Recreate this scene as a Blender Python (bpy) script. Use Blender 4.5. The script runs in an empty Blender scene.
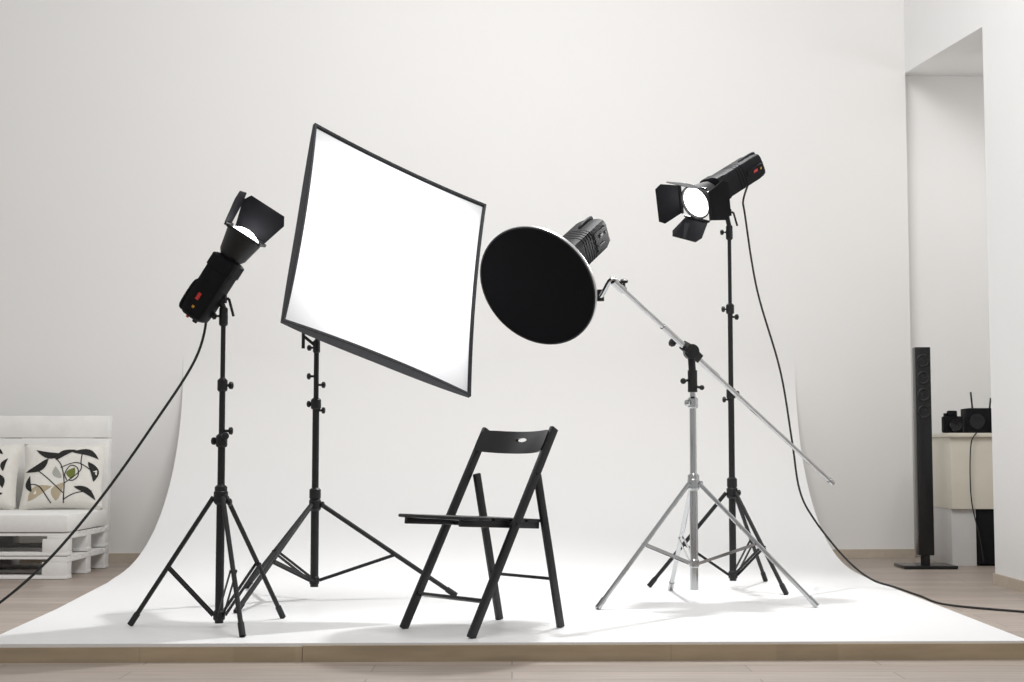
import bpy, bmesh, math, random
from mathutils import Vector, Matrix
V = Vector
random.seed(4)
scene = bpy.context.scene
COL = scene.collection

# ------------------------------------------------------------------ materials
def new_mat(name):
    m = bpy.data.materials.new(name); m.use_nodes = True
    nt = m.node_tree
    return m, nt, nt.nodes['Principled BSDF']

def mat(name, col, rough=0.5, metal=0.0, var=0.06, scale=8.0, bump=0.0, bscale=60, coat=0.0, spec=0.5):
    m, nt, b = new_mat(name)
    tc = nt.nodes.new('ShaderNodeTexCoord')
    n = nt.nodes.new('ShaderNodeTexNoise'); n.inputs['Scale'].default_value = scale
    n.inputs['Detail'].default_value = 4
    r = nt.nodes.new('ShaderNodeValToRGB')
    lo = [max(0, c*(1-var)) for c in col]; hi = [min(1, c*(1+var)) for c in col]
    r.color_ramp.elements[0].position = 0.3; r.color_ramp.elements[1].position = 0.7
    r.color_ramp.elements[0].color = (*lo, 1); r.color_ramp.elements[1].color = (*hi, 1)
    nt.links.new(tc.outputs['Object'], n.inputs['Vector'])
    nt.links.new(n.outputs['Fac'], r.inputs['Fac'])
    nt.links.new(r.outputs['Color'], b.inputs['Base Color'])
    b.inputs['Roughness'].default_value = rough
    b.inputs['Metallic'].default_value = metal
    b.inputs['Specular IOR Level'].default_value = spec
    b.inputs['Coat Weight'].default_value = coat
    if bump > 0:
        n2 = nt.nodes.new('ShaderNodeTexNoise'); n2.inputs['Scale'].default_value = bscale
        bp = nt.nodes.new('ShaderNodeBump'); bp.inputs['Strength'].default_value = bump
        bp.inputs['Distance'].default_value = 0.01
        nt.links.new(tc.outputs['Object'], n2.inputs['Vector'])
        nt.links.new(n2.outputs['Fac'], bp.inputs['Height'])
        nt.links.new(bp.outputs['Normal'], b.inputs['Normal'])
    return m

def plank_mat(name, c1, c2, plank_w=0.14, plank_l=1.2, rough=0.45, joint=0.7):
    m, nt, b = new_mat(name)
    tc = nt.nodes.new('ShaderNodeTexCoord')
    br = nt.nodes.new('ShaderNodeTexBrick')
    br.inputs['Scale'].default_value = 1.0
    br.inputs['Brick Width'].default_value = plank_l
    br.inputs['Row Height'].default_value = plank_w
    br.inputs['Mortar Size'].default_value = 0.003
    br.inputs['Color1'].default_value = (*c1, 1); br.inputs['Color2'].default_value = (*c2, 1)
    br.inputs['Mortar'].default_value = (c1[0]*joint, c1[1]*joint, c1[2]*joint, 1)
    br.offset = 0.37
    mp = nt.nodes.new('ShaderNodeMapping'); mp.inputs['Scale'].default_value = (1.5, 22, 10)
    n = nt.nodes.new('ShaderNodeTexNoise'); n.inputs['Scale'].default_value = 2.0; n.inputs['Detail'].default_value = 6
    mx = nt.nodes.new('ShaderNodeMixRGB'); mx.blend_type = 'MULTIPLY'; mx.inputs['Fac'].default_value = 0.6
    rp = nt.nodes.new('ShaderNodeValToRGB')
    rp.color_ramp.elements[0].position = .3; rp.color_ramp.elements[0].color = (.58, .55, .53, 1)
    rp.color_ramp.elements[1].position = .7; rp.color_ramp.elements[1].color = (1, 1, 1, 1)
    nt.links.new(tc.outputs['Object'], br.inputs['Vector'])
    nt.links.new(tc.outputs['Object'], mp.inputs['Vector']); nt.links.new(mp.outputs['Vector'], n.inputs['Vector'])
    nt.links.new(n.outputs['Fac'], rp.inputs['Fac'])
    nt.links.new(br.outputs['Color'], mx.inputs['Color1']); nt.links.new(rp.outputs['Color'], mx.inputs['Color2'])
    nt.links.new(mx.outputs['Color'], b.inputs['Base Color'])
    b.inputs['Roughness'].default_value = rough
    return m

WALLC = (.82, .812, .80)
M_wall = mat('wall_paint', WALLC, .9, var=.005, scale=1.2, spec=.3)
M_wall2 = mat('alcove_paint', (.86, .853, .845), .9, var=.01, scale=1.2)
M_wallw = mat('white_paint', (.84, .838, .835), .8, var=.01, scale=2)
M_floor = plank_mat('oak_floor', (.37, .31, .265), (.46, .39, .34), .16, 1.3)
M_edge = plank_mat('edge_board', (.50, .40, .27), (.51, .41, .28), .5, 9.1, joint=.9)
M_base = mat('baseboard_wood', (.52, .45, .37), .5, scale=20)
M_black = mat('black_metal', (.012, .012, .013), .45, 0.0, var=.2, scale=20, spec=.4)
M_blackm = mat('black_plastic', (.008, .008, .010), .6, 0.0, var=.2, scale=20, spec=.14)
M_chair = mat('black_lacquered_wood', (.008, .008, .010), .34, var=.25, scale=14)
M_chrome = mat('chrome', (.52, .53, .54), .12, 1.0, var=.03)
M_silver = mat('silver_reflector', (.5, .5, .5), .35, 1.0, var=.03)
M_fabric = mat('black_fabric', (.014, .014, .018), .85, var=.3, scale=60, bump=.2, bscale=300)
M_greyf = mat('charcoal_skirt', (.04, .042, .05), .6, var=.15, scale=60)
M_red = mat('red_plastic', (.6, .03, .02), .4)
M_whitep = mat('white_print', (.6, .6, .6), .5)
M_yellow = mat('amber_plastic', (.6, .3, .03), .4)
M_dark = mat('dark_grey_plastic', (.04, .04, .042), .5)
M_pallet = mat('white_painted_wood', (.88, .87, .855), .6, var=.03, scale=12, bump=.1, bscale=30)
M_cush = mat('white_canvas', (.86, .85, .83), .9, var=.02, scale=30, bump=.1, bscale=200)
M_pill = mat('cream_cotton', (.80, .78, .73), .9, var=.03, scale=30, bump=.1, bscale=200)
M_leafk = mat('leaf_print_black', (.02, .02, .018), .9)
M_leafo = mat('leaf_print_olive', (.16, .19, .04), .9)
M_leafb = mat('leaf_print_beige', (.48, .40, .28), .9)
M_leafg = mat('leaf_print_grey', (.42, .42, .38), .9)
M_cream = mat('cream_laminate', (.74, .70, .60), .45, var=.02)
M_panel = mat('pale_panel', (.62, .61, .60), .6, var=.02)
M_gloss = mat('piano_black', (.008, .008, .009), .2, var=.1)
M_cable = mat('cable_rubber', (.012, .012, .012), .5)

def cyc_mat():
    # white studio paint that was rolled out into the wall colour higher up
    m, nt, b = new_mat('sweep_paint')
    g = nt.nodes.new('ShaderNodeNewGeometry'); sx = nt.nodes.new('ShaderNodeSeparateXYZ')
    mr = nt.nodes.new('ShaderNodeMapRange'); mr.interpolation_type = 'SMOOTHSTEP'
    mr.inputs['From Min'].default_value = .15; mr.inputs['From Max'].default_value = .90
    mx = nt.nodes.new('ShaderNodeMixRGB')
    mx.inputs['Color1'].default_value = (.82, .82, .822, 1); mx.inputs['Color2'].default_value = (*WALLC, 1)
    nt.links.new(g.outputs['Position'], sx.inputs['Vector']); nt.links.new(sx.outputs['Z'], mr.inputs['Value'])
    nt.links.new(mr.outputs['Result'], mx.inputs['Fac']); nt.links.new(mx.outputs['Color'], b.inputs['Base Color'])
    m2 = nt.nodes.new('ShaderNodeMapRange')
    m2.inputs['From Max'].default_value = .6; m2.inputs['To Min'].default_value = .40; m2.inputs['To Max'].default_value = .9
    nt.links.new(sx.outputs['Z'], m2.inputs['Value']); nt.links.new(m2.outputs['Result'], b.inputs['Roughness'])
    b.inputs['Specular IOR Level'].default_value = .3
    return m
M_cyc = cyc_mat()

def glow_mat(name, r0, r1, e0, e1, base, col=(.98, .985, 1)):
    m, nt, b = new_mat(name)
    tc = nt.nodes.new('ShaderNodeTexCoord')
    ln = nt.nodes.new('ShaderNodeVectorMath'); ln.operation = 'LENGTH'
    mr = nt.nodes.new('ShaderNodeMapRange'); mr.interpolation_type = 'SMOOTHSTEP'
    mr.inputs['From Min'].default_value = r0; mr.inputs['From Max'].default_value = r1
    mr.inputs['To Min'].default_value = e0; mr.inputs['To Max'].default_value = e1
    nt.links.new(tc.outputs['Object'], ln.inputs[0]); nt.links.new(ln.outputs['Value'], mr.inputs['Value'])
    nt.links.new(mr.outputs['Result'], b.inputs['Emission Strength'])
    b.inputs['Emission Color'].default_value = (*col, 1)
    b.inputs['Base Color'].default_value = (base, base, base*1.02, 1); b.inputs['Roughness'].default_value = .8
    return m
M_diff = glow_mat('lit_diffuser', .10, .76, 2.0, .34, .26)
M_glass = glow_mat('lit_front_glass', .03, .085, 14, 2.5, .5)

def grid_mat():
    m, nt, b = new_mat('black_honeycomb')
    tc = nt.nodes.new('ShaderNodeTexCoord')
    vo = nt.nodes.new('ShaderNodeTexVoronoi'); vo.feature = 'DISTANCE_TO_EDGE'; vo.inputs['Scale'].default_value = 170
    vo.inputs['Randomness'].default_value = .15
    rp = nt.nodes.new('ShaderNodeValToRGB')
    rp.color_ramp.elements[0].position = .03; rp.color_ramp.elements[0].color = (.009, .009, .011, 1)
    rp.color_ramp.elements[1].position = .12; rp.color_ramp.elements[1].color = (.004, .004, .005, 1)
    nt.links.new(tc.outputs['Object'], vo.inputs['Vector'])
    nt.links.new(vo.outputs['Distance'], rp.inputs['Fac']); nt.links.new(rp.outputs['Color'], b.inputs['Base Color'])
    b.inputs['Roughness'].default_value = .9; b.inputs['Specular IOR Level'].default_value = .1
    return m
M_grid = grid_mat()

# ------------------------------------------------------------------ geometry builder
def frame(d):
    d = V(d).normalized()
    s = d.cross(V((0, 0, 1)))
    if s.length < 1e-3: s = V((1, 0, 0))
    s.normalize()
    return s, s.cross(d).normalized(), d

ORG = {}
class B:
    def __init__(self): self.bm = bmesh.new(); self.mi = 0
    def f(self, vs):
        try:
            fc = self.bm.faces.new(vs); fc.material_index = self.mi; return fc
        except ValueError: return None
    def v(self, p): return self.bm.verts.new(p)
    def lathe(self, p0, d, prof, n=24, caps=True, sq=0):
        s, u, a = frame(d); p0 = V(p0); rings = []
        for (t, r) in prof:
            rg = []
            for i in range(n):
                an = 2*math.pi*(i+.5)/n
                k = 1.0
                if sq: k = 1/((abs(math.cos(an))**sq+abs(math.sin(an))**sq)**(1/sq))
                rg.append(self.v(p0+a*t+(s*math.cos(an)+u*math.sin(an))*r*k))
            rings.append(rg)
        for j in range(len(rings)-1):
            for i in range(n):
                self.f([rings[j][i], rings[j][(i+1) % n], rings[j+1][(i+1) % n], rings[j+1][i]])
        if caps:
            self.f(list(reversed(rings[0]))); self.f(rings[-1])
    def cyl(self, p1, p2, r, r2=None, n=14):
        p1 = V(p1); p2 = V(p2); L = (p2-p1).length
        self.lathe(p1, p2-p1, [(0, r), (L, r if r2 is None else r2)], n)
    def ball(self, c, r, n=14):
        prof = [(-r*math.cos(math.pi*k/8), max(r*math.sin(math.pi*k/8), r*.02)) for k in range(9)]
        self.lathe(c, (0, 0, 1), prof, n)
    def box(self, c, size, rot=None, bev=0.0):
        c = V(c); R = rot if rot else Matrix.Identity(3)
        vs = []
        for x in (-1, 1):
            for y in (-1, 1):
                for z in (-1, 1):
                    vs.append(self.v(c+R @ V((x*size[0]/2, y*size[1]/2, z*size[2]/2))))
        idx = [(0, 1, 3, 2), (4, 6, 7, 5), (0, 4, 5, 1), (2, 3, 7, 6), (0, 2, 6, 4), (1, 5, 7, 3)]
        fs = [self.f([vs[i] for i in q]) for q in idx]
        if bev > 0:
            es = set()
            for fc in fs:
                for e in fc.edges: es.add(e)
            mi = self.mi
            r = bmesh.ops.bevel(self.bm, geom=list(es), offset=bev, segments=2, affect='EDGES', profile=.6)
            for fc in r['faces']: fc.material_index = mi
    def beam(self, p1, p2, w, t, side, bev=0.002):
        p1 = V(p1); p2 = V(p2); z = (p2-p1).normalized()
        x = V(side); x = (x-z*x.dot(z)).normalized(); y = z.cross(x)
        R = Matrix((x, y, z)).transposed()
        self.box((p1+p2)/2, (w, t, (p2-p1).length), R, bev)
    def tube(self, pts, r, n=8):
        pts = [V(p) for p in pts]; prev = None; rings = []
        for i, p in enumerate(pts):
            d = (pts[min(i+1, len(pts)-1)]-pts[max(i-1, 0)]).normalized()
            if prev is None: s, u, _ = frame(d)
            else:
                s = (prev-d*prev.dot(d)).normalized(); u = s.cross(d)
            prev = s
            rings.append([self.v(p+(s*math.cos(2*math.pi*k/n)+u*math.sin(2*math.pi*k/n))*r) for k in range(n)])
        for j in range(len(rings)-1):
            for i in range(n):
                self.f([rings[j][i], rings[j][(i+1) % n], rings[j+1][(i+1) % n], rings[j+1][i]])
        self.f(list(reversed(rings[0]))); self.f(rings[-1])
    def prism(self, pts, off):
        off = V(off); a = [self.v(p) for p in pts]; b = [self.v(V(p)+off) for p in pts]; n = len(pts)
        self.f(list(reversed(a))); self.f(b)
        for i in range(n): self.f([a[i], a[(i+1) % n], b[(i+1) % n], b[i]])
    def done(self, name, mats, parent=None, label=None, origin=None, cat=None, kind=None, group=None, smooth=True, tf=None):
        if tf: 
            for v in self.bm.verts: v.co = tf @ v.co
        bmesh.ops.recalc_face_normals(self.bm, faces=self.bm.faces)
        cs = [v.co for v in self.bm.verts]
        mn = V([min(c[i] for c in cs) for i in range(3)]); mx = V([max(c[i] for c in cs) for i in range(3)])
        o = V(origin) if origin is not None else (mn+mx)/2
        if parent is None and origin is None: o.z = mn.z
        for v in self.bm.verts: v.co -= o
        me = bpy.data.meshes.new(name); self.bm.to_mesh(me); self.bm.free()
        if not isinstance(mats, (list, tuple)): mats = [mats]
        for m in mats: me.materials.append(m)
        if smooth:
            me.polygons.foreach_set('use_smooth', [True]*len(me.polygons))
            me.set_sharp_from_angle(angle=math.radians(35))
        ob = bpy.data.objects.new(name, me); COL.objects.link(ob)
        if parent:
            ob.parent = parent; ob.location = o-ORG[parent.name]
        else: ob.location = o
        ORG[ob.name] = o
        if label: ob['label'] = label
        if cat: ob['category'] = cat
        if kind: ob['kind'] = kind
        if group: ob['group'] = group
        return ob

def thing(name, loc, label, cat, group=None):
    e = bpy.data.objects.new(name, None); COL.objects.link(e); e.empty_display_size = .1
    e.location = loc; ORG[e.name] = V(loc); e['label'] = label; e['category'] = cat
    if group: e['group'] = group
    return e

def spline(pts, n=8):
    pts = [V(p) for p in pts]; out = []
    for i in range(len(pts)-1):
        p0 = pts[max(i-1, 0)]; p1 = pts[i]; p2 = pts[i+1]; p3 = pts[min(i+2, len(pts)-1)]
        for k in range(n):
            t = k/n
            out.append(.5*((2*p1)+(-p0+p2)*t+(2*p0-5*p1+4*p2-p3)*t*t+(-p0+3*p1-3*p2+p3)*t**3))
    out.append(pts[-1]); return out

# ------------------------------------------------------------------ room shell
PZ = 0.065
b = B(); b.prism([(-7, 1.0, -.1), (7, 1.0, -.1), (7, 11.5, -.1), (-7, 11.5, -.1)], (0, 0, .1))
b.done('floor', M_floor, kind='structure', smooth=False, origin=(0, 0, 0))
def wally(x): return 10.28+.078*x     # back wall plane
H = 4.7
XB = 2.835
b = B(); b.prism([(-7, wally(-7), 0), (XB, wally(XB), 0), (XB, wally(XB)+.25, 0), (-7, wally(-7)+.25, 0)], (0, 0, H))
b.done('wall_back', M_wall, kind='structure', smooth=False)
b = B(); b.prism([(XB, 10.66, 0), (4.5, 10.78, 0), (4.5, 10.95, 0), (XB, 10.85, 0)], (0, 0, 3.6))
b.done('wall_alcove_back', M_wall2, kind='structure', smooth=False)
b = B(); b.prism([(4.4, 8.3, 0), (4.55, 8.3, 0), (4.55, 10.9, 0), (4.4, 10.9, 0)], (0, 0, 3.6))
b.done('wall_alcove_right', M_wall2, kind='structure', smooth=False)
b = B()
b.prism([(2.69, 5.6, 0), (2.95, 5.6, 0), (2.98, 8.45, 0), (2.735, 8.45, 0)], (0, 0, H))
SL = .125
p = [(2.735, 8.45), (2.98, 8.45), (2.98, 10.72), (XB, 10.72), (XB, 10.5)]
lo = [b.v((x, y, 3.21+SL*(y-8.45))) for x, y in p]; hi = [b.v((x, y, H)) for x, y in p]
b.f(list(reversed(lo))); b.f(hi)
for i in range(len(p)): b.f([lo[i], lo[(i+1) % len(p)], hi[(i+1) % len(p)], hi[i]])
b.done('wall_right', M_wallw, kind='structure', smooth=False)
b = B()
lo = [b.v((x, y, 3.21+SL*(y-8.45))) for x, y in [(2.98, 8.3), (4.55, 8.3), (4.55, 10.9), (2.98, 10.9)]]
hi = [b.v(v.co+V((0, 0, .1))) for v in lo]
b.f(lo); b.f(hi)
for i in range(4): b.f([lo[i], lo[(i+1) % 4], hi[(i+1) % 4], hi[i]])
b.done('ceiling_alcove', M_wallw, kind='structure', smooth=False)
b = B()
b.prism([(-7, wally(-7)-.018, 0), (-2.26, wally(-2.26)-.018, 0), (-2.26, wally(-2.26), 0), (-7, wally(-7), 0)], (0, 0, .06))
b.done('baseboard_back', M_base, kind='structure', smooth=False)
b = B()
b.prism([(2.02, wally(2.02)-.018, 0), (XB, wally(XB)-.018, 0), (XB, wally(XB), 0), (2.02, wally(2.02), 0)], (0, 0, .06))
b.done('baseboard_back', M_base, kind='structure', smooth=False)
b = B(); b.prism([(2.675, 5.6, 0), (2.69, 5.6, 0), (2.735, 8.45, 0), (2.72, 8.45, 0)], (0, 0, .06))
b.done('baseboard_right', M_base, kind='structure', smooth=False)

# ------------------------------------------------------------------ white cyclorama on its low platform
cyc = thing('studio_cyclorama', (0, 5.5, 0), 'white curved studio backdrop sweeping from low platform up the wall', 'photo backdrop')
b = B()
N = 36
YL, YR = 5.335, 5.43
left = [V((-1.90, YL, PZ)), V((-1.98, 6.5, PZ)), V((-2.11, 7.8, PZ))]
right = [V((1.875, YR, PZ)), V((1.90, 6.8, PZ)), V((1.915, 8.0, PZ))]
for k in range(N+1):
    an = math.pi/2*k/N
    for lst, x0, x1, ys in ((left, -2.14, -2.25, 8.0), (right, 1.94, 2.0, 8.4)):
        x = x0+(x1-x0)*(k/N)**.6
        yw = wally(x1)-.001
        lst.append(V((x, ys+(yw-ys)*math.sin(an)**.97, PZ+1.34*(1-math.cos(an))**1.04)))
cols = 12
rows = []
for l, r in zip(left, right): rows.append([b.v(l.lerp(r, i/cols)) for i in range(cols+1)])
for j in range(len(rows)-1):
    for i in range(cols): b.f([rows[j][i], rows[j][i+1], rows[j+1][i+1], rows[j+1][i]])
for lst, idx in ((left, 0), (right, cols)):
    lowv = [b.v((p.x, p.y, PZ-.012)) for p in lst]
    for j in range(len(lst)-1): b.f([rows[j][idx], rows[j+1][idx], lowv[j+1], lowv[j]])
    if idx == 0: la = lowv
    else: ra = lowv
b.f([la[0]]+[rows[0][i] for i in range(cols+1)]+[ra[0]])
b.done('backdrop_sweep', M_cyc, cyc, 'smooth white painted sweep')
b = B()
b.prism([(-1.905, YL-.008, 0), (-.75, YL+.022, 0), (-.75, YL+.045, 0), (-1.905, YL+.015, 0)], (0, 0, PZ-.012))
b.done('edge_board', M_edge, cyc, 'raw light wooden edging board', smooth=False)
b = B()
b.prism([(-.748, YL+.018, 0), (1.89, YR-.010, 0), (1.89, YR+.015, 0), (-.748, YL+.043, 0)], (0, 0, PZ-.008))
b.done('edge_board', M_edge, cyc, 'raw light wooden edging board', smooth=False)
b = B()
b.prism([(1.885, YR+.02, 0), (1.90, YR+.02, 0), (1.925, 8.4, 0), (1.91, 8.4, 0)], (0, 0, PZ-.012))
b.done('edge_board', M_edge, cyc, 'raw light wooden edging board', smooth=False)
b = B()
b.prism([(-1.91, YL+.03, 0), (-1.895, YL+.03, 0), (-2.12, 8.0, 0), (-2.135, 8.0, 0)], (0, 0, PZ-.012))
b.done('edge_board', M_edge, cyc, 'raw light wooden edging board', smooth=False)

# ------------------------------------------------------------------ stands
def stand(th, base, R, angles, collar, hub, top, stages, m, legr=.0095, brace_at=.55, knobs=(), label=None, col_bot=None):
    x, y = base
    b = B()
    cb = hub-.03 if col_bot is None else col_bot
    prev = cb
    for (zt, r) in stages:
        b.cyl((x, y, prev), (x, y, zt), r, n=16); prev = zt
        if zt < top-.01:
            b.lathe((x, y, zt-.035), (0, 0, 1), [(0, r+.003), (.006, r+.008), (.045, r+.008), (.055, r*.8)], 16)
    b.lathe((x, y, collar-.03), (0, 0, 1), [(0, .02), (.01, .028), (.05, .028), (.06, .02)], 16)
    b.lathe((x, y, hub-.02), (0, 0, 1), [(0, .018), (.006, .023), (.034, .023), (.04, .018)], 16)
    for zk, ak in knobs:
        d = V((math.cos(ak), math.sin(ak), 0))
        p = V((x, y, zk))
        b.cyl(p, p+d*.030, .006, n=8)
        b.lathe(p+d*.026, d, [(0, .010), (.004, .015), (.014, .015), (.018, .008)], 10)
    col = b.done('stand_column', m, th, label)
    for a in angles:
        a = math.radians(a); d = V((math.cos(a), math.sin(a), 0))
        o = V((x, y, 0))
        t = o+d*.03+V((0, 0, collar)); f = o+d*R+V((0, 0, PZ+.008))
        b = B()
        sd = d.cross(V((0, 0, 1)))
        b.cyl(t, f, legr, n=10)
        b.cyl(f+(t-f).normalized()*.05, f-(t-f).normalized()*.004, legr+.003, n=10)
        mid = t.lerp(f, brace_at); h = o+d*.022+V((0, 0, hub))
        for sgn in (-1, 1):
            off = sd*sgn*(legr+.002)
            b.beam(h+off, mid+off, .003, .013, sd, 0)
        b.cyl(mid-sd*.014, mid+sd*.014, .006, n=8)
        b.done('leg', m, col)
    return col

# ------------------------------------------------------------------ studio flash heads
def flash(th, front, d, doors=((0, 40), (90, 40), (180, 40), (270, 40)), L=.50, k=1.0, roll=0, reflector=True, door_len=.135, fr=1.0, dw=1.0, ribs=0, grip=.078, marks=True, rr_=.090):
    s, u, a = frame(d); front = V(front)
    if roll:
        r = math.radians(roll); s, u = s*math.cos(r)+u*math.sin(r), -s*math.sin(r)+u*math.cos(r)
    b = B()
    bs = -.13*fr if reflector else 0
    back = -L
    prof = [(back, .045*k), (back+.01, .060*k), (back+.05, .066*k)]
    t = back+.17
    for _ in range(ribs):
        prof += [(t, .066*k), (t+.001, .063*k), (t+.005, .063*k), (t+.006, .066*k)]; t += .022
    prof += [(bs-.06, .066*k), (bs-.058, .071*k), (bs-.008, .071*k), (bs, .055*k)]
    b.lathe(front, a, prof, 28, sq=5)
    hp = [front+a*(back+.015)+u*.055*k, front+a*(back+.02)+u*grip*k, front+a*(back+.12)+u*grip*k, front+a*(back+.135)+u*.060*k]
    b.tube(spline(hp, 5), .009, 8)
    body = b.done('lamp_head', M_blackm, th, 'black flash head housing')
    R = Matrix((s, u, a)).transposed()
    c = front+a*(back+.09)
    for sg in (1, -1):
        b = B()
        b.mi = 3; b.box(c+s*sg*.066*k, (.004, .075*k, .13), R)
        b.mi = 0 if marks else 4; b.box(c+s*sg*.0685*k+u*.016, (.003, .014, .03), R)
        b.mi = 1 if marks else 4; b.box(c+s*sg*.0685*k-u*.020+a*.02, (.003, .006, .06), R)
        b.mi = 2 if marks else 4; b.box(c+s*sg*.0685*k+u*.012-a*.045, (.003, .010, .010), R)
        b.done('side_panel', [M_red, M_whitep, M_yellow, M_blackm, M_dark], body, 'black panel with small markings')
    b = B()
    b.mi = 3; b.lathe(front+a*(back+.002), -a, [(0, .04*k), (.004, .038*k)], 20)
    b.mi = 0 if marks else 3; b.lathe(front+a*(back-.002)+u*.018+s*.016, -a, [(0, .007), (.008, .006)], 10)
    b.mi = 3; b.lathe(front+a*(back-.002)-u*.014, -a, [(0, .012), (.012, .010)], 12)
    b.done('rear_panel', [M_red, M_whitep, M_yellow, M_black], body, 'rear control panel with knobs')
    if reflector:
        q = rr_/.090
        b = B()
        b.lathe(front, a, [(bs, .05*q), (bs+.02, .066*q), (-.01, .086*q), (.0, .090*q), (.006, .090*q), (.006, .084*q), (-.006, .080*q), (bs+.03, .05*q), (bs+.03, .01)], 32, caps=False)
        b.done('reflector', M_black, body, 'black metal reflector')
        b = B()
        b.lathe(front, a, [(.026, .001), (.022, .03*q), (.010, .06*q), (-.004, .080*q), (-.008, .080*q)], 28, caps=False)
        b.done('front_glass', M_glass, body, 'glowing white front', origin=front)
    if doors:
        b = B()
        for q in range(4):
            an = math.pi/2*q; rd = s*math.cos(an)+u*math.sin(an); tg = -s*math.sin(an)+u*math.cos(an)
            b.beam(front+a*.004+rd*rr_-tg*rr_*.87, front+a*.004+rd*rr_+tg*rr_*.87, .008, .012, rd, 0)
        b.done('barn_door_frame', M_black, body)
    for ang, op in doors:
        an = math.radians(ang); rd = s*math.cos(an)+u*math.sin(an); tg = -s*math.sin(an)+u*math.cos(an)
        o = math.radians(op); dd = a*math.cos(o)+rd*math.sin(o); nn = dd.cross(tg)
        h = front+a*.008+rd*(rr_+.004)
        b = B()
        w1, w2 = .070*dw, .100*dw
        if ang in (90, 270): w1, w2 = w1*.92, w2*.85
        pts = [h-tg*w1, h+tg*w1, h+tg*w2+dd*door_len*.75, h+tg*(w2-.02)+dd*door_len, h-tg*(w2-.02)+dd*door_len, h-tg*w2+dd*door_len*.75]
        b.prism(pts, nn*.0025)
        b.cyl(h-tg*.05, h+tg*.05, .005, n=8)
        b.done('barn_door', M_blackm, body, 'hinged matte black metal flap')
    return body, (s, u, a)

def spot(name, loc, d, power, ang, soft=.07, blend=.7):
    l = bpy.data.lights.new(name, 'SPOT'); l.energy = power; l.spot_size = math.radians(ang); l.spot_blend = blend; l.shadow_soft_size = soft
    o = bpy.data.objects.new(name, l); COL.objects.link(o); o.location = loc; o.rotation_euler = V(d).to_track_quat('-Z', 'Y').to_euler()

def bracket(th, top, at, name='tilt_bracket', m=None, knob=(1, 0, 0)):
    top = V(top); at = V(at)
    b = B()
    b.lathe(top-V((0, 0, .06)), (0, 0, 1), [(0, .013), (.005, .017), (.055, .017), (.06, .012)], 16)
    b.cyl(top-V((0, 0, .005)), at, .012, n=12)
    k = V(knob).normalized()
    mid = top.lerp(at, .45)
    b.cyl(mid-k*.026, mid+k*.026, .018, n=16)
    b.cyl(mid+k*.02, mid+k*.036, .006, n=8)
    b.beam(mid+k*.036, mid+k*.045+V((0.01, 0, -.07)), .010, .010, k, .002)
    p = top-V((0, 0, .035))
    b.cyl(p, p-k*.03, .005, n=8)
    b.lathe(p-k*.028, -k, [(0, .009), (.004, .014), (.014, .014), (.018, .008)], 10)
    return b.done(name, m or M_black, th)

# ---- light 1 : barn-door flash aimed upward
t1 = thing('studio_light', (-1.145, 5.85, PZ), 'black flash with raised barn doors, tilted steeply upward on tripod stand', 'studio light')
bx, by = -1.145, 5.85
stand(t1, (bx, by), .355, (175, 55, -65), .57, .11, 1.30, [(.60, .0165), (.80, .0145), (1.02, .012), (1.28, .0095)], M_black, knobs=((.55, 0), (.79, 2.8), (.83, .2), (.81, -1.0), (1.01, .5)), label='slim black tripod stand')
d1 = V((.52, -.10, .80)).normalized()
f1 = V((-1.055, 5.80, 1.600))
body1, fr1 = flash(t1, f1, d1, doors=((90, 6), (180, -2)), L=.385, door_len=.135, k=.86, fr=.85, dw=.98, roll=-12, rr_=.078)
bracket(t1, (bx, by, 1.32), f1-d1*.21+V((-.01, .03, -.03)))
b = B()
b.tube(spline([f1-d1*.37, (-1.215, 5.86, 1.29), (-1.255, 5.85, 1.111), (-1.405, 5.75, .833), (-1.58, 5.7, .565), (-1.74, 5.6, .3435), (-1.92, 5.6, .183), (-2.12, 5.58, .05), (-2.3, 5.5, .008), (-2.6, 5.4, .008)], 8), .0055, 8)
b.done('power_cable', M_cable, t1, 'thin black hanging cable')
spot('flash_spot', f1+d1*.04, d1, 14, 80, blend=1)

# ---- light 2 : softbox
sx, sy = -.92, 6.95
t2 = thing('studio_light', (sx, sy, PZ), 'large square softbox glowing white with black rim on tripod stand', 'studio light')
stand(t2, (sx, sy), .66, (8, -112, 128), .50, .15, 1.26, [(.56, .019), (.98, .016), (1.25, .012)], M_black, legr=.011, knobs=((.97, 3.0), (.94, .1), (1.06, .3), (1.10, 3.2), (.50, 0)), label='black tripod stand')
C = V((-.528, 6.45, 1.592)); n2 = V((.58, -.733, .355)).normalized()
uu = V((.806, .458, -.373)); uu = (uu-n2*uu.dot(n2)).normalized()
vv = n2.cross(uu).normalized()
rr = math.radians(4.0)
uu, vv = uu*math.cos(rr)+vv*math.sin(rr), vv*math.cos(rr)-uu*math.sin(rr)
SU, SV = .925, 1.048
def sb(s_, t_, off=0, k=1.0):
    x = s_*SU/2*k*(1-.036*(1-t_*t_)); y = t_*SV/2*k*(1-.034*(1-s_*s_))
    return C+uu*x+vv*y+n2*off
body2, fr2 = flash(t2, C-n2*.34, n2, doors=(), L=.31, reflector=False, k=.85)
b = B(); G_ = 16; g = []
for i in range(G_+1):
    row = []
    for j in range(G_+1):
        s_, t_ = -1+2*i/G_, -1+2*j/G_
        row.append(b.v(sb(s_, t_, .022*(1-s_**2)*(1-t_**2)-.005, .980)))
    g.append(row)
for i in range(G_):
    for j in range(G_): b.f([g[i][j], g[i+1][j], g[i+1][j+1], g[i][j+1]])
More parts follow.
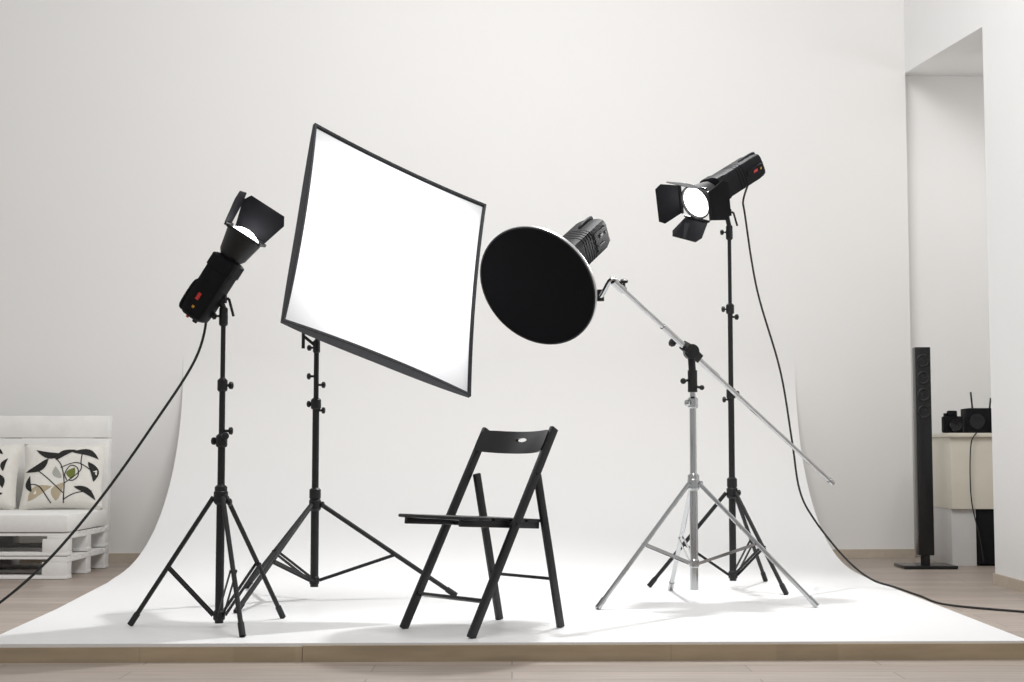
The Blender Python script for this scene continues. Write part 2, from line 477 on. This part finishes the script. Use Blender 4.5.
def loop(off, k, n=16, offc=None):
    o = []
    for (a0, a1) in (((-1, -1), (1, -1)), ((1, -1), (1, 1)), ((1, 1), (-1, 1)), ((-1, 1), (-1, -1))):
        for q in range(n):
            f_ = q/n
            s_, t_ = a0[0]+(a1[0]-a0[0])*f_, a0[1]+(a1[1]-a0[1])*f_
            ff = off
            if offc is not None:
                e = abs(2*f_-1)**2.5; ff = off*(1-e)+offc*e
            o.append(sb(s_, t_, ff, k))
    return o
diff_builder = b
b = B()
loops = [loop(-.008, .966), loop(.005, .974), loop(.007, .998), loop(.003, 1.0), loop(-.056, 1.0, offc=-.014), loop(-.062, .985, offc=-.02), loop(-.13, .80), loop(-.22, .48)]
mis = [0, 0, 0, 1, 1, 0, 0, 0, 0]
c2 = C-n2*.34
last = []
for p in loop(-.34, .2):
    dv = p-c2; dv -= n2*dv.dot(n2); last.append(c2+dv.normalized()*.085)
loops.append(last)
rs = [[b.v(p) for p in lp] for lp in loops]
nn_ = len(rs[0])
for j in range(len(rs)-1):
    b.mi = mis[j]
    for i in range(nn_): b.f([rs[j][i], rs[j][(i+1) % nn_], rs[j+1][(i+1) % nn_], rs[j+1][i]])
b.mi = 0
b.lathe(C-n2*.36, n2, [(0, .09), (.04, .09)], 24)
box2 = b.done('softbox', [M_fabric, M_greyf], t2, 'square black fabric softbox shell')
diff_builder.done('diffuser', M_diff, box2, 'glowing white diffusion fabric', origin=C)
at2 = C-n2*.52
bracket(t2, (sx, sy, 1.27), at2+V((0, 0, -.05)), knob=(1, -.3, 0))
b = B(); b.beam((sx, sy, 1.24), (sx-.06, sy-.02, 1.29), .014, .014, (0, 1, 0)); b.cyl((sx-.06, sy-.02, 1.23), (sx-.06, sy-.02, 1.33), .008)
b.done('tilt_handle', M_black, t2)

# ---- light 3 : beauty dish on boom
kx, ky = .83, 6.80
t3 = thing('studio_light', (kx, ky, PZ), 'round black-gridded beauty dish on silver boom arm and chrome stand', 'studio light')
stand(t3, (kx, ky), .56, (-25, -145, 95), .60, .24, 1.14, [(.63, .0185), (.98, .0155), (1.08, .013)], M_chrome, legr=.0105, brace_at=.5, knobs=((.60, .2), (.97, -2.5)), label='chrome tripod stand', col_bot=.12)
P0 = V((.4605, 6.45, 1.479)); P2 = V((1.63, 7.59, .592)); bd = (P2-P0).normalized()
piv = V((.825, 6.80, 1.206))
b = B(); b.cyl(P0, P2, .011, n=14); b.cyl(P0+bd*.35, P0+bd*.80, .014, n=14); b.cyl(P2-bd*.02, P2+bd*.015, .014, n=14)
boom = b.done('boom_arm', M_chrome, t3, 'long silver boom rod')
b = B()
b.cyl((kx, ky, 1.02), (kx, ky, 1.12), .022, n=16)
b.cyl((kx, ky, 1.11), (kx-.005, ky, 1.19), .017, n=14)
b.cyl(piv-V((0, .035, 0)), piv+V((0, .035, 0)), .034, n=20)
b.beam(piv-bd*.055, piv+bd*.055, .05, .045, (0, 1, 0), .006)
b.beam(piv+V((-.02, 0, .02)), piv+V((-.085, -.02, .055)), .022, .016, (0, 1, 0), .004)
b.lathe(piv+V((-.075, -.02, .035)), (-1, -.2, .4), [(0, .012), (.01, .02), (.025, .018), (.03, .01)], 12)
b.cyl((kx, ky, 1.08), (kx-.04, ky-.02, 1.07), .006); b.ball((kx-.045, ky-.02, 1.07), .014)
b.cyl((kx, ky, 1.05), (kx+.035, ky-.02, 1.04), .006); b.ball((kx+.04, ky-.02, 1.04), .012)
b.done('boom_clamp', M_black, t3, 'black pivoting boom clamp')
C3 = V((.109, 6.40, 1.464)); n3 = V((-.46, -.745, -.50)).normalized()
body3, fr3 = flash(t3, C3-n3*.15, n3, doors=(), L=.47, reflector=False, k=1.12, grip=.070, marks=False, ribs=5)
b = B()
b.lathe(C3, n3, [(-.17, .072), (-.13, .078), (-.12, .12), (-.09, .19), (-.05, .25), (-.012, .276), (.002, .280), (.004, .280), (.004, .274), (-.004, .272)], 64, caps=False)
b.mi = 1; b.lathe(C3, n3, [(-.030, .270), (-.018, .278), (-.006, .2818), (.001, .2818), (.003, .279)], 64, caps=False)
dish = b.done('beauty_dish', [M_black, M_silver], t3, 'black dish with thin silver rim')
b = B(); b.lathe(C3, n3, [(.002, .001), (.002, .279)], 64, caps=False)
b.done('honeycomb_grid', M_grid, dish, 'flat black honeycomb grid')
s3, u3, a3 = fr3
b = B()
bp = C3-n3*.36-u3*.075
b.tube(spline([P0+bd*.03, P0-bd*.04, P0+V((-.075, .04, -.055)), P0+V((-.12, .10, -.02)), bp], 6), .011, 10)
b.cyl(P0-bd*.03, P0+bd*.05, .018, n=14)
b.mi = 1; b.cyl(bp-s3*.04, bp+s3*.04, .018, n=14); b.cyl(bp, bp+u3*.05, .014); b.cyl(P0+V((-.07, .04, -.07)), P0+V((-.07, .04, -.02)), .016)
q = P0+bd*.05
b.cyl(q-V((0, 0, .01)), q+V((.0, -.02, .035)), .006); b.lathe(q+V((0, -.02, .03)), (0, -.3, 1), [(0, .01), (.004, .017), (.014, .017), (.018, .01)], 12)
b.done('swivel_arm', [M_chrome, M_black], t3, 'bent chrome swivel arm')

# ---- light 4 : barn-door flash on tall stand
rx, ry = 1.11, 7.50
t4 = thing('studio_light', (rx, ry, PZ), 'black flash with glowing front and barn doors on tall thin stand', 'studio light')
stand(t4, (rx, ry), .42, (178, 58, -62), .54, .13, 1.88, [(.60, .0175), (1.05, .0155), (1.48, .0125), (1.86, .0095)], M_black, legr=.010, knobs=((.54, 0), (1.04, .3), (1.01, 3.0), (1.47, 3.0), (1.43, .2)), label='tall black tripod stand')
d4 = V((-.70, -.54, -.49)).normalized(); f4 = V((.920, 7.34, 1.992))
body4, fr4 = flash(t4, f4, d4, doors=((0, 28), (90, 24), (180, 165), (270, 28)), L=.50, door_len=.125, roll=20, k=1.0, dw=1.10, ribs=3, grip=.070)
bracket(t4, (rx, ry, 1.90), f4-d4*.22-V((0, 0, .06)), knob=(1, -.2, 0))
b = B()
b.tube(spline([f4-d4*.45-V((0, 0, .06)), (1.20, 7.6, 2.05), (1.207, 7.6, 1.97), (1.265, 7.6, 1.58), (1.378, 7.6, 1.167), (1.434, 7.6, .807), (1.47, 7.6, .551), (1.544, 7.6, .399), (1.69, 7.58, .21), (1.80, 7.50, .11), (1.90, 7.40, .076), (1.99, 7.30, .045), (2.10, 7.22, .010), (2.38, 6.94, .006), (2.62, 6.7, .006)], 8), .0055, 8)
b.done('power_cable', M_cable, t4, 'thin black hanging cable')
spot('flash_spot', f4+d4*.10, d4, 22, 80)

# ------------------------------------------------------------------ folding chair
ch_org = V((-.112, 5.80, PZ))
TF = Matrix.Translation(ch_org) @ Matrix.Rotation(math.radians(-47.8), 4, 'Z')
ch = thing('folding_chair', ch_org, 'black lacquered wooden folding chair with slatted seat and curved backrest', 'chair')
hw = .20
def post(z): return V((0, -.235+.427*z/.776, z))
for sx_ in (1, -1):
    b = B(); p0 = post(.0); p1 = post(.776)
    p0.x = p1.x = sx_*hw
    b.beam(p0, p1, .020, .034, (1, 0, 0), .005)
    b.done('front_leg', M_chair, ch, tf=TF)
    b = B(); b.beam((sx_*(hw-.021), .245, 0), (sx_*(hw-.021), .12, .595), .018, .032, (1, 0, 0), .005)
    b.done('rear_leg', M_chair, ch, tf=TF)
b = B(); n = 64
def bk(x, z, off):
    yb = -.235+.427*(.728+z)/.776
    return V((x, yb+.055*(1-(x/.19)**2)+off-.012, .728+z))
K = 10; sides = []
for off in (-.008, .008):
    rg = []
    for q in range(K+1):
        t = q/K; ring = []
        for i in range(n):
            an = 2*math.pi*i/n; c, s_ = math.cos(an), math.sin(an)
            k = 1/((abs(c)**9+abs(s_)**9)**(1/9))
            xo = .200*c*k; zo = .044*s_*k-.009*max(0, 1-(.200*c*k/.19)**2)
            xi = .032*c; zi = .001+.008*s_
            ring.append(b.v(bk(xi+(xo-xi)*t, zi+(zo-zi)*t, off)))
        rg.append(ring)
    sides.append(rg)
for rg in sides:
    for q in range(K):
        for i in range(n): b.f([rg[q][i], rg[q][(i+1) % n], rg[q+1][(i+1) % n], rg[q+1][i]])
for q in (0, K):
    for i in range(n): b.f([sides[0][q][i], sides[0][q][(i+1) % n], sides[1][q][(i+1) % n], sides[1][q][i]])
b.done('backrest', M_chair, ch, 'curved board with oval grip hole', tf=TF)
b = B()
def sp(t): return V((0, -.268+.42*t, .438-.022*t))
for sx_ in (1, -1):
    a0 = sp(.03); a1 = sp(.97); a0.x = a1.x = sx_*.162; a0.z -= .018; a1.z -= .018
    b.beam(a0, a1, .018, .026, (1, 0, 0), .003)
ns = 5
for i in range(ns):
    t0 = (i+.04)/ns; t1_ = (i+.90)/ns
    w = .40 if i == 0 else .352
    b.beam(sp(t0), sp(t1_), w, .014, (1, 0, 0), .006)
b.done('seat', M_chair, ch, 'slatted seat', tf=TF)
b = B(); p = post(.13); b.beam(V((-hw, p.y, p.z)), V((hw, p.y, p.z)), .012, .024, (0, 1, 2), .003)
b.done('stretcher', M_chair, ch, tf=TF)
b = B(); p = post(.40); b.cyl(V((-hw, p.y, p.z)), V((hw, p.y, p.z)), .007, n=10)
b.done('stretcher', M_chair, ch, tf=TF)
b = B(); b.beam(V((-hw+.02, .205, .19)), V((hw-.02, .205, .19)), .012, .020, (0, 1, 5), .003)
b.done('stretcher', M_chair, ch, tf=TF)
for sx_ in (1, -1):
    for q in (post(.60), post(.41)):
        b = B(); b.cyl((sx_*(hw+.008), q.y, q.z), (sx_*(hw+.013), q.y, q.z), .007, n=12)
        b.done('hinge_bolt', M_black, ch, tf=TF)

# ------------------------------------------------------------------ pallet sofa
so = thing('pallet_sofa', (-3.5, 9.2, 0), 'white painted pallet sofa with white seat cushion against the wall', 'sofa')
xr, xl, yf, yb_ = -2.60, -4.5, 8.72, 9.62
b = B()
for lv in (0, .135):
    for yy in (yf+.05, (yf+yb_)/2, yb_-.05):
        b.box(((xl+xr)/2, yy, lv+.0125), (xr-xl, .10, .02), bev=.002)
        for k in range(4):
            xx = xr-.075-(xr-xl-.15)*k/3
            b.box((xx, yy, lv+.06), (.145, .10, .08), bev=.003)
    for k in range(4):
        xx = xr-.06-(xr-xl-.12)*k/3
        b.box((xx, (yf+yb_)/2, lv+.108), (.12, yb_-yf, .018), bev=.002)
    for k in range(7):
        yy = yf+.05+(yb_-yf-.1)*k/6
        b.box(((xl+xr)/2, yy, lv+.125), (xr-xl, .095, .016), bev=.002)
b.done('pallet_base', M_pallet, so, 'two stacked white pallets')
b = B(); b.box(((xl+xr)/2, 9.14, .27+.055), (xr-xl+.01, .86, .11), bev=.03)
b.done('seat_cushion', M_cush, so, 'flat white canvas cushion')
b = B()
b.box(((xl+xr)/2-.01, 9.68, .52), (xr-xl-.02, .09, .62), bev=.008)
b.box(((xl+xr)/2-.01, 9.68, .905), (xr-xl-.02, .09, .142), bev=.008)
for k in range(4):
    b.box((xr-.08-(xr-xl-.16)*k/3, 9.70, .48), (.10, .05, .95), bev=.003)
b.done('backrest', M_pallet, so, 'smooth white painted board backrest')

def pillow(loc, w, h, T, rotz, tilt, leaves, stems, label):
    b = B(); n = 20
    def surf(x, y, sg, extra=0):
        px = x*w/2*(1-.07*(1-y*y)); py = y*h/2*(1-.07*(1-x*x))
        z = sg*(T/2*max(0, (1-x**4)*(1-y**4))**.55+extra)
        return V((px, z, py))
    cl = lambda q: max(-.97, min(.97, q))
    for sg in (-1, 1):
        g = [[b.v(surf(-1+2*i/n, -1+2*j/n, sg)) for j in range(n+1)] for i in range(n+1)]
        for i in range(n):
            for j in range(n): b.f([g[i][j], g[i+1][j], g[i+1][j+1], g[i][j+1]])
    bmesh.ops.remove_doubles(b.bm, verts=b.bm.verts, dist=.0004)
    for (cx, cy, L, W, an, mi) in leaves:
        b.mi = mi; an = math.radians(an); m_ = 8
        if mi == 1: W *= .85
        up = []; lo = []
        ex = .003 if mi == 1 else .002
        for k in range(m_+1):
            t = k/m_; r = W*math.sin(math.pi*t)**.8*(1-.3*t)+.004
            for lst, q in ((up, 1), (lo, -1)):
                dx = (t-.5)*L; dy = q*r+.15*L*math.sin(math.pi*t)
                x = cx+dx*math.cos(an)-dy*math.sin(an); y = cy+dx*math.sin(an)+dy*math.cos(an)
                lst.append(b.v(surf(cl(x), cl(y), -1, ex)))
        for k in range(m_): b.f([up[k], up[k+1], lo[k+1], lo[k]])
    for st in stems:
        b.mi = 1
        pts = spline([V((x, y, 0)) for x, y in st], 6)
        pr = None
        for i, p in enumerate(pts):
            d = (pts[min(i+1, len(pts)-1)]-pts[max(i-1, 0)]).normalized(); nn = V((-d.y, d.x, 0))*.013
            cur = [b.v(surf(cl((p+nn*q).x), cl((p+nn*q).y), -1, .0035)) for q in (-1, 1)]
            if pr: b.f([pr[0], cur[0], cur[1], pr[1]])
            pr = cur
    tf = Matrix.Translation(loc) @ Matrix.Rotation(math.radians(rotz), 4, 'Z') @ Matrix.Rotation(math.radians(tilt), 4, 'X')
    b.done('throw_pillow', [M_pill, M_leafk, M_leafo, M_leafb, M_leafg], None, label, cat='pillow', group='floral pillows on the sofa', tf=tf)
lv1 = [(-.30, .70, .70, .14, 170, 1), (.10, .62, .58, .12, 35, 1), (.58, .60, .70, .13, 340, 1), (.76, .08, .62, .13, 285, 1),
       (-.62, .28, .72, .14, 215, 1), (.32, .02, .36, .13, 80, 2), (-.05, .05, .40, .11, 115, 4), (-.74, -.30, .50, .10, 100, 1),
       (-.48, -.60, .70, .17, 35, 3), (.62, -.58, .62, .12, 325, 1), (.02, -.55, .60, .15, 70, 3)]
st1 = [[(.1, -.9), (.12, -.3), (0, .3), (-.3, .65)], [(.12, -.3), (.5, .1), (.5, .4), (.5, .7)], [(.0, .2), (.4, .36), (.8, .1)], [(.1, -.6), (-.35, -.1), (-.7, .2)], [(.1, -.8), (.4, -.6), (.8, -.5)], [(-.2, -.9), (-.5, -.4), (-.8, -.3)],
       [(.18, -.2), (.12, .0), (.24, .26), (.42, .2), (.46, -.05), (.34, -.2), (.22, -.2)]]
lv2 = [(.35, .35, .75, .22, 70, 3), (.62, -.2, .5, .13, 300, 1), (0, -.5, .6, .18, 20, 3), (.4, .72, .5, .10, 340, 1), (-.3, .3, .6, .15, 120, 1), (.6, -.7, .4, .10, 40, 1), (.75, .3, .4, .08, 80, 1)]
st2 = [[(.3, -.9), (.3, -.2), (.5, .5), (.4, .8)], [(.3, -.3), (-.2, .1), (-.4, .5)]]
pillow(V((-2.845, 9.42, .585)), .52, .43, .17, 4, -14, lv1, st1, 'cream pillow printed with black leafy branches and green accent')
pillow(V((-3.37, 9.44, .585)), .50, .43, .17, -4, -14, lv2, st2, 'cream pillow printed with large beige and black leaves')

# ------------------------------------------------------------------ tower speaker
SX = 2.66
sp_ = thing('tower_speaker', (SX, 9.60, 0), 'slim tall glossy black floor speaker on square plate beside cabinet', 'speaker')
b = B(); b.box((SX, 9.60, .75), (.10, .075, 1.34), bev=.006); b.done('speaker_cabinet', M_gloss, sp_)
for z in (1.33, 1.22, 1.11, 1.00):
    b = B(); b.lathe((SX, 9.564, z), (0, -1, 0), [(0, .043), (.006, .043), (.009, .037), (.001, .028), (-.0, .012), (.004, .002)], 24)
    b.done('speaker_driver', M_black, sp_, 'round matte driver cone')
b = B(); b.box((SX, 9.60, .012), (.34, .28, .02), bev=.006); b.cyl((SX, 9.60, .02), (SX, 9.60, .09), .03); b.done('base_plate', M_gloss, sp_)

# ------------------------------------------------------------------ console cabinet
co = thing('console_cabinet', (3.36, 10.0, 0), 'cream laminate console cabinet on pale panel beside the speaker', 'cabinet')
b = B(); b.box((3.40, 10.02, .605), (1.06, .62, .47), bev=.004); b.done('cabinet_body', M_cream, co)
b = B(); b.box((3.40, 10.01, .853), (1.10, .66, .026), bev=.003); b.done('cabinet_top', M_cream, co)
b = B(); b.box((2.955, 10.02, .185), (.16, .56, .37), bev=.003); b.done('side_panel', M_panel, co, 'pale grey supporting panel')
b = B(); b.box((3.20, 9.95, .19), (.32, .44, .36), bev=.003); b.done('dark_opening', M_blackm, co, 'black box standing in for the dark opening')  # shade of the open recess under the cabinet, made as a black box
b = B(); b.tube(spline([(3.03, 9.67, .867), (2.99, 9.66, .80), (2.98, 9.665, .6), (2.99, 9.67, .4), (3.03, 9.66, .2), (3.06, 9.68, .03)], 6), .004, 6)
b.done('audio_cable', M_cable, co, 'thin dark dangling cable')
TZ = .867
ss = thing('desktop_speaker', (3.06, 9.80, TZ), 'small black cube speaker with round cone on cabinet top', 'speaker')
b = B(); b.box((3.06, 9.82, TZ+.08), (.135, .13, .16), bev=.005); b.done('speaker_box', M_blackm, ss)
b = B(); b.lathe((3.06, 9.754, TZ+.075), (0, -1, 0), [(0, .052), (.006, .052), (.008, .045), (.0, .02), (.004, .002)], 24); b.done('speaker_cone', M_gloss, ss)
cm = thing('photo_camera', (2.92, 9.80, TZ), 'black photo camera with lens lying on cabinet top', 'camera')
b = B(); b.box((2.91, 9.80, TZ+.055), (.13, .06, .11), bev=.014); b.box((2.91, 9.80, TZ+.125), (.06, .05, .045), bev=.01); b.cyl((2.868, 9.80, TZ+.10), (2.868, 9.80, TZ+.13), .014); b.done('camera_body', M_blackm, cm)
b = B(); b.lathe((2.915, 9.77, TZ+.052), (0, -1, 0), [(0, .042), (.03, .042), (.05, .038), (.05, .032), (.04, .01)], 24); b.done('camera_lens', M_gloss, cm)
rt = thing('wireless_router', (3.17, 10.05, TZ), 'black router with upright antenna on cabinet top', 'router')
b = B(); b.box((3.19, 10.05, TZ+.085), (.22, .14, .17), bev=.01); b.done('router_case', M_blackm, rt)
for q in ((3.125, 3.115, .28), (3.24, 3.25, .24)):
    b = B(); b.cyl((q[0], 10.05, TZ+.16), (q[1], 10.05, TZ+q[2]), .006); b.done('antenna', M_black, rt)

# ------------------------------------------------------------------ light
w = bpy.data.worlds.new('studio_daylight'); scene.world = w; w.use_nodes = True
bg = w.node_tree.nodes['Background']; bg.inputs['Color'].default_value = (1, .991, .978, 1); bg.inputs['Strength'].default_value = .46
sl = bpy.data.lights.new('fill_sun', 'SUN'); sl.energy = .2; sl.angle = math.radians(20); sl.color = (1, .99, .97)  # added soft fill from the camera side, not a window
so_ = bpy.data.objects.new('fill_sun', sl); COL.objects.link(so_)
so_.rotation_euler = V((.05, .6, -.8)).to_track_quat('-Z', 'Y').to_euler()
def area(name, loc, tgt, size, power):
    l = bpy.data.lights.new(name, 'AREA'); l.shape = 'SQUARE'; l.size = size; l.energy = power; l.color = (1, .991, .978)
    o = bpy.data.objects.new(name, l); COL.objects.link(o); o.location = loc
    o.rotation_euler = (V(tgt)-V(loc)).to_track_quat('-Z', 'Y').to_euler()
spot('ceiling_spot', (1.0, 8.4, 4.7), V((-.3, 6.0, 0))-V((1.0, 8.4, 4.7)), 700, 80, soft=.07, blend=1.0)
area('wall_fill', (.3, 5.8, 4.6), (.2, 10.3, 1.9), 2.0, 132)  # unseen fill added to brighten the middle of the back wall
area('alcove_fill', (3.6, 9.3, 3.1), (3.3, 10.6, 1.2), .4, 7)  # unseen fill added to lift the grey of the alcove

# ------------------------------------------------------------------ camera
cam = bpy.data.cameras.new('camera'); cam.lens = 52.03; cam.sensor_width = 36; cam.clip_start = .05
co_ = bpy.data.objects.new('camera', cam); COL.objects.link(co_)
co_.location = (0, 0, .755); co_.rotation_euler = (math.radians(94.21), 0, 0)
scene.camera = co_
scene.view_settings.view_transform = 'Standard'
